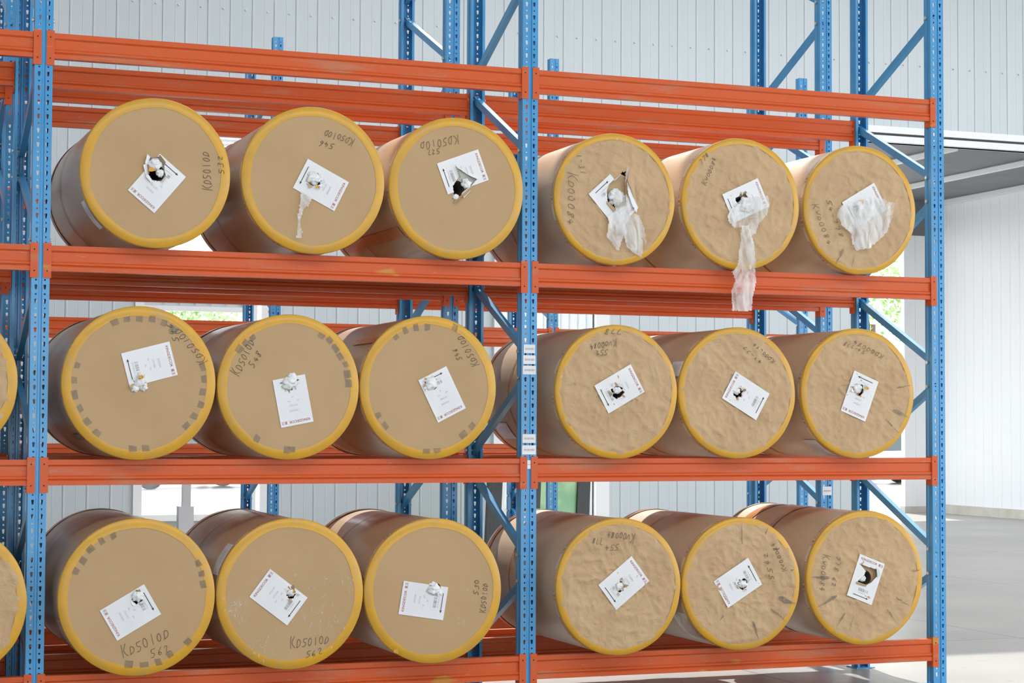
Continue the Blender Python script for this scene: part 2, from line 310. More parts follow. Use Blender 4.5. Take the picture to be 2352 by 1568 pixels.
# annex beyond the gateway
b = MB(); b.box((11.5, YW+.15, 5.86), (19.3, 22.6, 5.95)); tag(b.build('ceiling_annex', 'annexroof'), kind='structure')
for k, xb in enumerate((13.35, 15.22, 17.16, 19.02)):
    b = MB(); b.prism([(-.03, 0), (-.05, -.02), (-.05, -.09), (.05, -.09), (.05, -.02), (.03, 0)], lambda a, c, t: (xb+a, t, 5.86+c), YW+.16, 22.5)
    tag(b.build('trim_%d' % (5+k), 'trimw'), kind='structure')
b = MB(); b.box((19.12, YW-3, .16), (19.22, 21.0, 5.86)); wr = tag(b.build('wall_right', 'annexw'), 'bright white ribbed wall of the covered passage at right', kind='structure')
for k in range(32): put('wall_panel', panel_mesh(.277, .16, 5.78, 'annexw'), wr, (19.12, 21.0-.277*k, 0), (0, 0, -PI/2))
b = MB(); b.box((19.02, YW-3, 0), (19.22, 21.0, .16)); tag(b.build('baseboard_right', 'kerb'), kind='structure')
b = MB(); b.box((18.38, 20.55, .12), (19.12, 20.65, 5.2)); wf = tag(b.build('wall_far', 'annexw'), 'short white sheet wall at the far end of the passage', kind='structure')
for k in range(3): put('wall_panel', panel_mesh(.245, .12, 5.2, 'annexw'), wf, (18.38+.245*k, 20.55, 0))
b = MB(); b.box((18.36, 20.50, 0), (19.12, 20.66, .12)); tag(b.build('baseboard_far', 'kerb'), kind='structure')
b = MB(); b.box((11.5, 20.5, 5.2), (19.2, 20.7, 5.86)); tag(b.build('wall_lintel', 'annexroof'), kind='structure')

# window_1: frame, transom, roller slats at the top, mullion, panes ; window_2 beside the glass
def bx(name, mt, a, b_, parent=None, **kw):
    q = MB(); q.box(a, b_); return q.build(name, mt, parent, **kw)
w1 = MB(); X0, X1, Z0, Z1 = OPEN[0]
for a, b_ in (((X0-.06, YW-.03, Z0-.06), (X0+.05, YW+.1, Z1+.06)), ((X1-.05, YW-.03, Z0-.06), (X1+.06, YW+.1, Z1+.06)), ((X0, YW-.03, Z1-.02), (X1, YW+.1, Z1+.06)), ((X0, YW-.05, Z0-.08), (X1, YW+.1, Z0)), ((4.30, YW-.03, Z0), (4.47, YW+.1, Z1))): w1.box(a, b_)
win1 = tag(w1.build('window_1', 'trimw'), kind='structure')
bx('transom', 'trimw', (X0+.05, YW-.02, 3.04), (4.30, YW+.08, 3.10), win1); bx('rail_panel', 'wall', (X0+.05, YW, 3.10), (4.30, YW+.08, 3.42), win1)
for k in range(6): bx('rail_hook', 'steel', (X0+.3+.2*k, YW-.03, 3.13), (X0+.315+.2*k, YW, 3.20), win1)
for k in range(7): bx('slat', 'trimw', (X0+.05, YW+.005, 5.02+.055*k), (4.30, YW+.03, 5.055+.055*k), win1)
for za, zb in ((Z0, 3.04), (3.42, 5.0)): bx('pane', 'glass', (X0+.05, YW+.05, za), (4.30, YW+.058, zb), win1)
bx('pane', 'glass', (4.47, YW+.05, Z0), (X1-.05, YW+.058, Z1-.02), win1)
bx('sill_block', 'kerb', (X0-.1, YW-.20, 0), (X1+.1, YW-.04, .30), win1)
w2 = MB(); X0, X1, Z0, Z1 = OPEN[1]
for a, b_ in (((X0-.06, YW-.03, 0), (X0+.06, YW+.1, Z1+.06)), ((X1, YW-.04, 0), (X1+.20, YW+.1, Z1+.06)), ((X0, YW-.03, Z1-.03), (X1, YW+.1, Z1+.06)), ((X0, YW-.03, 0), (X1, YW+.1, Z0))): w2.box(a, b_)
win2 = tag(w2.build('window_2', 'trimw'), kind='structure')
bx('pane', 'glass', (X0+.06, YW+.05, Z0), (X1, YW+.058, Z1-.03), win2)

# outside: ribbed shed wall, trees, two cars, all seen through the openings
b = MB()
b.box((9.0, 24, 0), (17.0, 24.2, 4.4))
ow = tag(b.build('shed', 'annexw'), 'white ribbed shed wall seen through the narrow back window', 'shed')
rb = MB()
for k in range(44): rb.box((9.05+.18*k, 23.97, 0), (9.065+.18*k, 24, 4.4))
tag(rb.build('ribs', 'steel', ow), kind='stuff')
def tree(name, x, y, h, r, label, seed):
    t = empty(name, (x, y, 0)); g = random.Random(seed)
    b = MB(); b.cyl((0, 0, 0), (.1, 0, h*.62), .16, 10, 0, .09)
    for k in range(5):
        a = g.uniform(0, 6.28); b.cyl((0, 0, h*(.35+.06*k)), (math.cos(a)*r*.6, math.sin(a)*r*.6, h*(.6+.05*k)), .06, 6, 0, .02)
    b.build('trunk', 'bark', t)
    f = MB(); cl = [(g.gauss(0, .45)*r, g.gauss(0, .45)*r, h*.68+g.gauss(0, .16)*h) for _ in range(14)]
    for _ in range(2600):
        c_ = cl[g.randrange(14)]; p = Vector(c_)+Vector((g.gauss(0, 1), g.gauss(0, 1), g.gauss(0, 1)))*r*.26
        a = Vector((g.gauss(0, 1), g.gauss(0, 1), g.gauss(0, 1))).normalized()*.10; c2_ = a.orthogonal()*.55
        f.face([p-a, p+c2_, p+a, p-c2_])
    tag(f.build('foliage', 'leaf', t), kind='stuff')
    return tag(t, label, 'tree', 'trees outside')
tree('tree', 29.6, 40, 7.6, 2.2, 'sunlit green tree outside beyond the passage at right', 3)
tree('tree', 9.6, 42, 5.2, 2.2, 'sunlit green tree outside seen through the wide left window', 5)
tree('tree', 16.6, 40, 5.0, 2.0, 'small sunlit tree outside behind the white ribbed shed', 8)
def car(x, y, rz, label):
    t = empty('car', (x, y, 0)); t.rotation_euler = (0, 0, rz)
    pr = [(-2.1, .32), (-2.15, .62), (-1.95, .86), (-1.1, .92), (1.2, .95), (2.0, .86), (2.12, .55), (2.05, .30)]
    b = MB(); b.prism(pr, lambda a, c_, s_: (a, s_, c_), -.82, .82); b.build('body', 'car', t)
    b = MB(); b.prism([(-1.15, .92), (-.62, 1.40), (.75, 1.42), (1.45, .95)], lambda a, c_, s_: (a, s_*(1-.18*(c_-.92)/.5), c_), -.78, .78); b.build('cabin', 'carglass', t)
    b = MB(); b.box((-.58, -.62, 1.40), (.72, .62, 1.45)); b.build('roof', 'car', t)
    for wx in (-1.35, 1.35):
        for wy in (-.74, .74):
            b = MB(); b.cyl((wx, wy-.1, .31), (wx, wy+.1, .31), .31, 18); b.build('wheel', 'tyre', t)
    for wy in (-.6, .6):
        b = MB(); b.box((-2.17, wy-.15, .62), (-2.08, wy+.15, .74)); b.build('headlamp', 'trimw', t)
    return tag(t, label, 'car', 'parked cars outside')
car(8.3, 37.5, .25, 'white car parked outside, seen under the beam through the left window')
car(27.6, 36.4, .1, 'white car parked outside beyond the passage at right')

# steel post with a small head before window_1, and the leaning green glass
t = empty('column_scale', (3.27, 12.5, 0))
b = MB(); b.prism([(-.05, -.05), (.05, -.05), (.05, .05), (-.05, .05)], lambda a, c_, s_: (a*(1 if s_ < 1 else .9)+.012*s_, c_, s_), .02, 1.24); b.build('column', 'steel', t)
b = MB(); b.box((-.09, -.07, .02), (.09, .07, .62)); b.build('sleeve', 'steel', t)
b = MB(); b.box((-.22, -.2, 0), (.22, .2, .03)); b.build('base_plate', 'steel', t)
b = MB(); b.box((-.09, -.05, 1.24), (.11, .05, 1.36)); b.build('head', 'steel', t)
tag(t, 'galvanised steel post with small box head standing before the left window', 'post')
t = empty('glass_sheet', (7.85, 12.2, 0))
lean = lambda a, c_, s_: (a+.10*(s_/1.3), c_+.12*(s_/1.3), s_)
b = MB(); b.prism([(-.22, 0), (.36, 0), (.36, .02), (-.22, .02)], lean, .04, 1.3); b.build('pane', 'green', t)
for x0, x1 in ((.33, .50), (-.36, -.18)):
    b = MB(); b.prism([(x0, -.04), (x1, -.04), (x1, .05), (x0, .05)], lean, 0, 1.32); b.build('edge_frame', 'black', t)
b = MB(); b.prism([(-.22, -.03), (.36, -.03), (.36, .04), (-.22, .04)], lean, 0, .05); b.build('bottom_rail', 'black', t)
tag(t, 'green tinted glass sheet in a dark frame leaning behind the racks', 'glass')
t = empty('glass_sheet', (7.05, 12.2, 0))
for x0, x1, mt in ((-.08, .10, 'black'), (.10, .14, 'trimw'), (.20, .40, 'black')):
    b = MB(); b.prism([(x0, -.04), (x1, -.04), (x1, .05), (x0, .05)], lean, 0, 1.36); b.build('edge_strip', mt, t)
b = MB(); b.prism([(-.08, -.03), (.40, -.03), (.40, .04), (-.08, .04)], lean, 0, .05); b.build('bottom_rail', 'black', t)
tag(t, 'dark framed sheet with a white strip leaning left of the green glass', 'glass')

# ------------------------------------------------------------------ pallet racks
PITCH, H, HW, DP = .075, 5.175, .047, .075
A_, B_, C_, D_ = 3.675, 2.55, 1.425, .30
def post_mesh():
    b = MB(); n = int(H/PITCH)-1; o8 = [(-1, -1), (0, -1), (1, -1), (1, 0), (1, 1), (0, 1), (-1, 1), (-1, 0)]
    key = [(-.0040, -.0115), (0, -.0138), (.0040, -.0115), (.0062, .001), (.0075, .0100), (0, .0138), (-.0075, .0100), (-.0062, .001)]
    dot = [(.0052*math.cos(a), .0052*math.sin(a)) for a in [PI*(1.25+.25*k) for k in range(8)]]
    zs, ze = PITCH-.008-.0225, n*PITCH-.008+.0525
    def cell(xc, hw, z0, z1, zc, sh):
        out = [(xc+o[0]*hw, 0, (z0+z1)/2+o[1]*(z1-z0)/2) for o in o8]; inn = [(xc+p[0], 0, zc+p[1]) for p in sh]; inn2 = [(p[0], .003, p[2]) for p in inn]
        for i in range(8):
            j = (i+1) % 8; b.face([out[i], out[j], inn[j], inn[i]]); b.face([inn[i], inn[j], inn2[j], inn2[i]])
    for k in range(1, n+1):
        zc = k*PITCH-.008
        for xc in (-.0228, .0228):
            cell(xc, .0133, zc-.0225, zc+.0225, zc, key); cell(xc, .0133, zc+.0225, zc+.0525, zc+.0375, dot)
    for x0, x1 in ((-HW, -.0361), (.0361, HW)): b.face([(x0, 0, zs), (x1, 0, zs), (x1, 0, ze), (x0, 0, ze)])
    for z0, z1 in ((0, zs), (ze, H)):
        for x0, x1 in ((-HW, -.0095), (.0095, HW)): b.face([(x0, 0, z0), (x1, 0, z0), (x1, 0, z1), (x0, 0, z1)])
    line = [(-.0095, 0), (-.006, .006), (.006, .006), (.0095, 0)]
    for (xa, ya), (xb, yb) in zip(line, line[1:]): b.face([(xa, ya, 0), (xb, yb, 0), (xb, yb, H), (xa, ya, H)])
    for s_ in (-1, 1):
        line = [(HW*s_, 0), (HW*s_, .030), ((HW-.008)*s_, .038), ((HW-.008)*s_, .050), (HW*s_, .056), (HW*s_, DP), (.030*s_, DP), (.030*s_, DP-.010)]
        for (xa, ya), (xb, yb) in zip(line, line[1:]): b.face([(xa, ya, 0), (xb, yb, 0), (xb, yb, H), (xa, ya, H)])
    return b.mesh('upright', ['blue'])
POST = post_mesh()
b = MB(); b.box((-.07, -.03, 0), (.07, .10, .006))
for s_ in (-1, 1): b.cyl((.058*s_, .03, .006), (.058*s_, .03, .02), .009, 6)
FOOT = b.mesh('base_plate', ['blue'])
b = MB(); b.cyl((-HW-.006, 0, 0), (HW+.006, 0, 0), .006, 8); b.cyl((-HW-.012, 0, 0), (-HW-.004, 0, 0), .011, 6); b.cyl((HW+.004, 0, 0), (HW+.010, 0, 0), .011, 6)
BOLT = b.mesh('bolt', ['bolt'])
zf = [0, -.027, -.036, -.083, -.092, -.100, -.107, -.112, -.135]; dy = [.0, .0, .008, .008, 0, 0, .006, 0, 0]
prof = [(.002+d, z-.012) for z, d in zip(zf, dy)] + [(.050-d, z-.012) for z, d in reversed(list(zip(zf, dy)))]
b = MB(); b.prism(prof, lambda a, c_, t: (t, a, c_), .054, L-.054); BEAM = b.mesh('load_beam', ['orange'])
def conn(s_):
    b = MB(); x = lambda a: a*s_
    def bb(x0, x1, *r): b.box((min(x(x0), x(x1)), r[0], r[2]), (max(x(x0), x(x1)), r[1], r[3]), r[4])
    bb(.013, .054, -.0055, -.0010, -.185, 0, 0); bb(.0495, .054, -.001, .060, -.185, -.004, 0)
    for z, q in ((-.036, 1), (-.148, 1), (-.018, 0), (-.088, 0), (-.170, 0)):
        b.cyl((x(.033), -.0010, z), (x(.033), -.0065 if q else -.0060, z), .0042 if q else .005, 8, q)
    return b.mesh('connector', ['orange', 'dark'])
CONN = {1: conn(1), -1: conn(-1)}
def brace_mesh(dy_, dz_):
    """C-channel between two bolts, local origin at the first bolt, running to (0, dy, dz)"""
    ln = math.hypot(dy_, dz_); b = MB(); t = .003
    pr = [(-.016, -.022), (.016, -.022), (.016, -.022+t), (-.016+t, -.022+t), (-.016+t, .022-t), (.016, .022-t), (.016, .022), (-.016, .022)]
    cy, cz = dy_/ln, dz_/ln
    b.prism(pr, lambda a, c_, s_: (a, s_*cy-c_*cz, s_*cz+c_*cy), -.015, ln+.015); return b.mesh('brace', ['blue'])
_bm = {}
def rack(name, x0, frames, y0, D, levels, front_nodes, label, bays):
    R = empty(name, (x0, y0, 0)); tag(R, label, 'pallet rack', 'blue and orange pallet racks')
    posts = {}
    for k in frames:
        for back in (0, 1):
            p = put('upright', POST, R, (k*L, D if back else 0, 0), (0, 0, PI if back else 0)); posts[k, back] = p
            put('base_plate', FOOT, p)
        nodes = front_nodes[k]; g = .075; yf, yb = .045, D-.045; half = .583
        for zf_ in nodes:
            for sgn in (1, -1):
                za, zb = zf_+sgn*g, zf_+sgn*(half-g)
                if not (.12 < za < H-.03 and .12 < zb < H-.03): continue
                key = (round(yb-yf, 3), round(zb-za, 3))
                if key not in _bm: _bm[key] = brace_mesh(yb-yf, zb-za)
                put('brace', _bm[key], R, (k*L, yf, za))
                put('bolt', BOLT, posts[k, 0], (0, yf, za)); put('bolt', BOLT, posts[k, 1], (0, .045, zb))
    for k in bays:
        for z in levels:
            for back in (0, 1):
                bm_ = put('load_beam', BEAM, R, ((k+1)*L if back else k*L, D if back else 0, z), (0, 0, PI if back else 0))
                put('connector', CONN[1], bm_); put('connector', CONN[-1], bm_, (L, 0, 0))
    return R, posts
def nodes(z): return [z+1.166*i for i in range(-4, 5)]
R1, P1 = rack('pallet_rack', 0, (-1, 0, 1, 2), 0, .97, (A_, B_, C_, D_), {-1: nodes(3.12), 0: nodes(3.66), 1: nodes(3.12), 2: nodes(3.10)}, 'front blue and orange pallet rack holding the big kraft paper rolls', (-1, 0, 1))
R2, P2 = rack('pallet_rack', 0, (-1, 0, 1, 2), 1.37, 1.03, (A_, B_, C_, D_), {-1: nodes(3.9), 0: nodes(3.9), 1: nodes(3.9), 2: nodes(4.50)}, 'empty pallet rack standing directly behind the one with the rolls', (-1, 0, 1))
R3, P3 = rack('pallet_rack', .21, (-1, 0, 1, 2, 3), 6.9, 1.15, (A_, B_, C_), {k: nodes(2.56) for k in range(-1, 4)}, 'farthest empty pallet rack, shorter uprights near the back wall', (-1, 0, 1, 2))
def sticker(post, z, w, h, name='location_sticker', bars=True):
    b = MB(); b.box((-w/2, -.0025, z-h/2), (w/2, -.0005, z+h/2), 0)
    if bars:
        for k in range(9):
            x = -w*.36+k*w*.088; b.box((x, -.003, z-.006), (x+w*(.05 if k % 3 else .07), -.0025, z+.006), 1)
        b.box((-w*.4, -.003, z+h*.28), (-w*.1, -.0025, z+h*.31), 2)
    b.build(name, ['label', 'grey', 'pale'], post)
for z, w, h in ((2.043, .070, .050), (1.981, .076, .050), (1.921, .080, .050), (1.528, .080, .050), (1.463, .084, .052)): sticker(P1[1, 0], z, w, h)
for z in (1.392, 1.366): sticker(P1[1, 0], z, .020, .024, bars=False)
sticker(P2[2, 0], 1.16, .072, .060)
# ------------------------------------------------------------------ paper rolls
YF = dict(B=-.08, C=-.08, D=-.14); LZ = dict(B=B_-.012, C=C_-.012, D=D_-.012)
BR_V, BR_F, BR_W = text_mesh('KINGDECOR 夏王')
def bend_band(R, ln):
    b = MB(); sc_ = .0165; n = 9; step = 2*PI/n
    for k in range(n):
        o = len(b.v)
        for x, y in BR_V:
            th = k*step + x*sc_/R; b.v.append((R*math.cos(th), -y*sc_, R*math.sin(th)))
        for f_ in BR_F: b.f.append(tuple(o+i for i in f_)); b.m.append(0)
    return b.mesh('band_lettering', ['red'])
BAND = bend_band(.4, 0)
def strip_poly(b, pts, w, y):
    P = [Vector((p[0], 0, p[1])) for p in pts]
    for a, c_ in zip(P, P[1:]):
        d = (c_-a)
        if d.length < 1e-5: continue
        n_ = Vector((-d.z, 0, d.x)).normalized()*w/2; e = d.normalized()*w*.3
        b.face([(q.x, y, q.z) for q in (a-n_-e, c_-n_+e, c_+n_+e, a+n_-e)])
def hand_text(b, txt, x0, z0, x1, z1, h, y, g, w=.0030):
    d = Vector((x1-x0, z1-z0)); ln = d.length; d.normalize(); up = Vector((-d.y, d.x)); st = ln/len(txt)
    for i, ch in enumerate(txt):
        sx = st*g.uniform(1.15, 1.35); hh = h*g.uniform(.82, 1.12)*(1.25 if ch in 'K' else .9); ox = i*st; oz = g.uniform(-.06, .06)*h; sl = g.uniform(.08, .30)
        for pl in STROKES[ch]:
            sm = []
            for (a, c_), (a2, c2_) in zip(pl, pl[1:]):
                for t in (0, .5): sm.append((a+(a2-a)*t, c_+(c2_-c_)*t))
            sm.append(pl[-1])
            if len(sm) > 4: sm = [sm[0]] + [tuple((sm[i-1][q]+2*sm[i][q]+sm[i+1][q])/4 for q in (0, 1)) for i in range(1, len(sm)-1)] + [sm[-1]]
            P = []
            for a, c_ in sm:
                p = Vector((x0, z0)) + d*(ox+(a+sl*c_)*sx) + up*(oz+c_*hh); P.append((p.x, p.y))
            strip_poly(b, P, w, y)
def arc_patch(b, R, th0, th1, y0, y1, mi=0, n=14, edge=0.0, g=None):
    rows = []
    for j in range(2):
        rows.append([(R*math.cos(th0+(th1-th0)*i/n), (y0, y1)[j] + (g.uniform(-edge, edge) if g else 0), R*math.sin(th0+(th1-th0)*i/n)) for i in range(n+1)])
    b.grid(rows, mi)
def ring(b, prof, seg=96, mi=0, wob=None):
    rows = []
    for r, y in prof: rows.append([((r+(wob(i) if wob else 0))*math.cos(2*PI*i/seg), y, (r+(wob(i) if wob else 0))*math.sin(2*PI*i/seg)) for i in range(seg)])
    b.grid(rows, mi, close=True)
def rag(cx, cz, r, g, n=22, amp=.25):
    return [(cx+r*(1+g.uniform(-amp, amp))*math.cos(2*PI*i/n), cz+r*(1+g.uniform(-amp, amp))*math.sin(2*PI*i/n)) for i in range(n)]
def crumple(b, c_, size, sq, seed, n=13, mi=0, amp=.38):
    rows = []
    for i in range(n+1):
        ph = PI*i/n-PI/2; row = []
        for j in range(2*n):
            th = 2*PI*j/(2*n); d = Vector((math.cos(ph)*math.cos(th), math.sin(ph), math.cos(ph)*math.sin(th)))
            k = 1 + amp*(noise.noise(d*2.1+Vector((seed*7.3, 0, 0)))*1.2 + .8*abs(noise.noise(d*4.7+Vector((0, seed*3.1, 0)))) - .2)
            row.append((c_[0]+d.x*size[0]*k, c_[1]+d.y*sq*k, c_[2]+d.z*size[1]*k))
        rows.append(row)
    b.grid(rows, mi, close=True)
def film_mesh(poly, y0, seed, amp=.016, step=.0065, lift=0.0):
    xs_ = [p[0] for p in poly]; zs_ = [p[1] for p in poly]; b = MB(); rows = []
    nx = max(3, int((max(xs_)-min(xs_))/step)); nz = max(3, int((max(zs_)-min(zs_))/step))
    for j in range(nz+1):
        row = []
        for i in range(nx+1):
            x = min(xs_)+(max(xs_)-min(xs_))*i/nx; z = min(zs_)+(max(zs_)-min(zs_))*j/nz
            q = Vector((x*15+z*5+seed, z*4.5-x*3, seed*.7)); f_ = .5+.8*noise.noise(q*.6); f2 = 1-abs(noise.noise(q*.95+Vector((3, 1, 0))))*2.6
            row.append((x+.003*noise.noise(q*3), y0-.004-amp*max(0, .55*f_+.45*max(0, f2)+.1)-lift, z))
        rows.append(row)
    b.grid(rows, 0, keep=lambda c_: inside((c_[0]+.004*noise.noise(Vector((c_[0]*90, c_[2]*90, seed))), c_[2]+.004*noise.noise(Vector((c_[0]*90, 5, c_[2]*90)))), poly)); return b

WRAP = {}
def make_roll(key, x, R, lab, hand, row, hole=None, film=(), opts={}):
    g = random.Random(key); wrinkled = opts.get('wrinkled', False); ln = opts.get('ln', 1.30); yf = YF[row]; y0 = -ln/2
    T = empty('paper_roll', (x, yf+ln/2, LZ[row])); tag(T, opts['label'], 'paper roll', 'kraft wrapped paper rolls on the front rack')
    up = (0, 0, R)
    sd = g.uniform(0, 50)
    wob = (lambda i: .0035*noise.noise(Vector((3.1*math.cos(2*PI*i/96)+sd, 3.1*math.sin(2*PI*i/96), 2)))-.001) if wrinkled else None
    b = MB(); ys = [y0+.005+(ln-.010)*k/24 for k in range(25)]
    rows = [[((R-.006)*math.cos(2*PI*i/96), y0, (R-.006)*math.sin(2*PI*i/96)) for i in range(96)]]
    for y in ys:
        e = (y-y0)/ln; rows.append([])
        for i in range(96):
            t = 2*PI*i/96; r = R-.003 + .0028*noise.noise(Vector((2*math.cos(t)+sd, y*2.3, 2*math.sin(t))))
            if 'dent' in opts and opts['dent'][0] < e < opts['dent'][1]: r -= .004*math.sin((e-opts['dent'][0])/(opts['dent'][1]-opts['dent'][0])*PI)
            rows[-1].append((r*math.cos(t), y, r*math.sin(t)))
    rows.append([(.03*math.cos(2*PI*i/96), ln/2, .03*math.sin(2*PI*i/96)) for i in range(96)])
    b.grid(rows, close=True); b.build('wrapping', 'sidew' if wrinkled else 'side', T, True, up)
    # end cap with its torn centre
    hp = hole or rag(*(opts.get('hc', (0.0, 0.0))), opts.get('hr', .036), g)
    rr = [.004*k for k in range(36)] + [.142+(R-.004-.142)*k/26 for k in range(27)]
    b = MB(); rows = []
    for r in rr:
        row_ = []
        for i in range(144):
            t = 2*PI*i/144; cx, cz = r*math.cos(t), r*math.sin(t); d = 0.0
            if wrinkled:
                fade = min(1, (R-r)/.05)*min(1, r/.05); q = Vector((cx*9+sd, cz*9, sd)); q2 = Vector((t*6+sd, r*5, 1))
                d = fade*(.0060*max(0, 1-4*abs(noise.noise(q)))+.0048*max(0, 1-4*abs(noise.noise(q*2.1+Vector((0, 4, 0)))))+.0030*noise.noise(q2)*r/R)
            else:
                d = .0006*noise.noise(Vector((cx*4+sd, cz*4, 0)))
            row_.append((cx, y0-.0015-d, cz))
        rows.append(row_)
    b.grid(rows, close=True, keep=lambda c_: not inside((c_[0], c_[2]), hp))
    b.build('end_cap', 'kraftw' if wrinkled else 'kraft', T, True, up)
    YL = y0-(.0100 if wrinkled else .0040)
    # paper edges and core behind the hole
    b = MB(); ring(b, [(.155, y0+.006), (.046, y0+.010)], 40); b.build('paper_edge', 'kraftw' if wrinkled else 'ends', T, False, up)
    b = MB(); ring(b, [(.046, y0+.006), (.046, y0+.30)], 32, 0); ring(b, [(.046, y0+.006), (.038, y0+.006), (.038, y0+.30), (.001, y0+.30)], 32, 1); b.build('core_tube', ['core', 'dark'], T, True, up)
    # yellow tape over the rim
    tw = opts.get('tape', .036 if wrinkled else .048)
    b = MB(); seg = 144; rows = [[], [], [], []]
    for i in range(seg):
        t = 2*PI*i/seg; c1, s1 = math.cos(t), math.sin(t); ri = R-tw*(1+.12*noise.noise(Vector((2.2*c1+sd, 2.2*s1, 4)))+.05*noise.noise(Vector((14*c1, 14*s1, sd)))); w_ = wob(i*96/seg) if wob else 0
        yb = y0-(.0048 if wrinkled else .0030)
        for q, (r, y) in enumerate(((ri, yb), (R-.002+w_, yb-.0006), (R+.0022+w_, y0+.003), (R+.0016, y0+.017+.004*noise.noise(Vector((6*c1, 6*s1, sd)))))): rows[q].append((r*c1, y, r*s1))
    b.grid(rows, close=True); b.build('edge_tape', 'tape', T, True, up)
    b = MB(); ring(b, [(R-.05, ln/2+.002), (R+.001, ln/2+.002), (R+.0015, ln/2-.02)]); b.build('edge_tape', 'cream' if opts.get('paleback') else 'tape', T, True, up)
    # printed band round the side
    b = MB(); ring(b, [(R+.0006, y0+.019), (R+.0006, y0+.046)]); b.build('printed_band', 'cream', T, True, up)
    k = (R+.0018)/.4; o = put('band_lettering', BAND, T, (0, y0+.041, R), (0, g.uniform(0, 6.28), 0)); o.scale = (k, 1, k); o['kind'] = 'stuff'
    for yb, wd, mt in opts.get('bands', ((.60, .014, 'amber'), (.95, .05, 'amber'))):
        b = MB(); ring(b, [(R+.0012, y0+yb*ln), (R+.0012, y0+yb*ln+wd)]); b.build('tape_band', mt, T, True, up)
    for th0, th1, ya, yb, mt in opts.get('patches', ()):
        b = MB(); arc_patch(b, R+.0030, math.radians(th0), math.radians(th1), y0+ya, y0+yb); nm = 'side_label' if mt == 'label' else 'side_tape'
        if mt == 'label':
            for q in range(4):
                yy = ya+(yb-ya)*(.2+.18*q); arc_patch(b, R+.0036, math.radians(th0+(th1-th0)*.2), math.radians(th0+(th1-th0)*(.55+.1*(q % 2))), y0+yy, y0+yy+.005, 1)
        b.build(nm, [mt, 'grey'] if mt == 'label' else mt, T, True, up)
    # sheet label
    if lab:
        lx, lz, ang = lab; a = math.radians(ang); e1 = Vector((math.cos(a), math.sin(a))); e2 = Vector((math.sin(a), -math.cos(a))); W_, H_ = .184, .263
        fr = lambda u, v: (lx+e1.x*(u-.5)*W_+e2.x*(v-.5)*H_, lz+e1.y*(u-.5)*W_+e2.y*(v-.5)*H_)
        lp = [(p[0]*1.0, p[1]*1.0) for p in hp]
        def curl(u, v): return .0006*noise.noise(Vector((u*5+sd, v*5, 0)))
        b = MB(); rows = []
        for j in range(67):
            rows.append([(*fr(i/46, j/66)[:1], YL-.0012-curl(i/46, j/66), fr(i/46, j/66)[1]) for i in range(47)])
        b.grid(rows, keep=lambda c_: not inside((c_[0], c_[2]), lp)); LB = b.build('sheet_label', 'label', T, True, up)
        ok = lambda *pts: not any(inside(p, lp) for p in pts)
        def txt(b, s_, u, v, h, yy):
            vs2, fs2, w2_ = text_mesh(s_)
            for f_ in fs2:
                P = [(lx+e1.x*((u-.5)*W_+vs2[i][0]*h)+e2.x*((v-.5)*H_-vs2[i][1]*h), lz+e1.y*((u-.5)*W_+vs2[i][0]*h)+e2.y*((v-.5)*H_-vs2[i][1]*h)) for i in f_]
                if ok(*P): b.face([(p[0], yy, p[1]) for p in P])
        yy = YL-.0026
        b = MB(); txt(b, 'KINGDECOR', .09, .105, .0145, yy); txt(b, '夏王', .78, .105, .0130, yy); b.build('lettering', 'red', LB)
        b = MB()
        def rect(u0, v0, u1, v1):
            n_ = 10
            for q in range(n_):
                a0, a1 = u0+(u1-u0)*q/n_, u0+(u1-u0)*(q+1)/n_; P = [fr(a0, v0), fr(a1, v0), fr(a1, v1), fr(a0, v1)]
                if ok(*P): b.face([(p[0], yy, p[1]) for p in P])
        rt = opts.get('arrow', 'l') == 'r'; fl = (lambda u: u) if rt else (lambda u: 1-u)
        rect(min(fl(.20), fl(.72)), .903, max(fl(.20), fl(.72)), .918)
        P = [fr(fl(.72), .885), fr(fl(.80), .910), fr(fl(.72), .936)]
        if ok(*P): b.face([(p[0], yy, p[1]) for p in P])
        b.build('arrow', 'ink', LB)
        b = MB()
        for q in range(24):
            u = .34+q*.0155
            if g.random() < .8:
                P = [fr(u, .725), fr(u+.0095, .725), fr(u+.0095, .795), fr(u, .795)]
                if ok(*P): b.face([(p[0], yy, p[1]) for p in P])
        code = opts.get('code', 'KD5010D'); b2 = b
        txt(b, '11-11-0111-1', .33, .845, .0080, yy); txt(b, code, .40, .32, .0085, yy); txt(b, '127*%d' % (7000+g.randrange(900)), .38, .43, .0085, yy); txt(b, '120', .30, .52, .0075, yy); txt(b, '%d' % (500+g.randrange(90)), .58, .52, .0075, yy); txt(b, '60', .48, .60, .0075, yy)
        tag(b.build('print', 'grey', LB), kind='stuff')
        b = MB()
        for q in range(13):
            v = .17+.055*q; rect(.06, v, .94, v+.0025)
        tag(b.build('ruled_lines', 'pale', LB), kind='stuff')
    # torn edge flaps and wadding
    cx = sum(p[0] for p in hp)/len(hp); cz = sum(p[1] for p in hp)/len(hp)
    for q in range(opts.get('flaps', 7)):
        i = g.randrange(len(hp)); p, p2 = Vector(hp[i]), Vector(hp[(i+1) % len(hp)]); mid = (p+p2)/2; out = (mid-Vector((cx, cz))).normalized(); l_ = g.uniform(.008, .026); s_ = out*l_*g.choice((1, 1, -.4)); lift = g.uniform(.006, .020)
        ext_ = (p2-p).normalized()*g.uniform(.004, .012)
        P = [(p-ext_), (p2+ext_), (p2+s_), (p+s_*.7)]; Y = [YL-.002, YL-.002, YL-lift, YL-lift*.8]
        b = MB(); b.face([(P[k2].x, Y[k2], P[k2].y) for k2 in range(4)]); b.build('torn_flap', ('label', 'kraft')[q % 2], T, False, up)
    pl = opts.get('plug', ((0, 0, .034),))
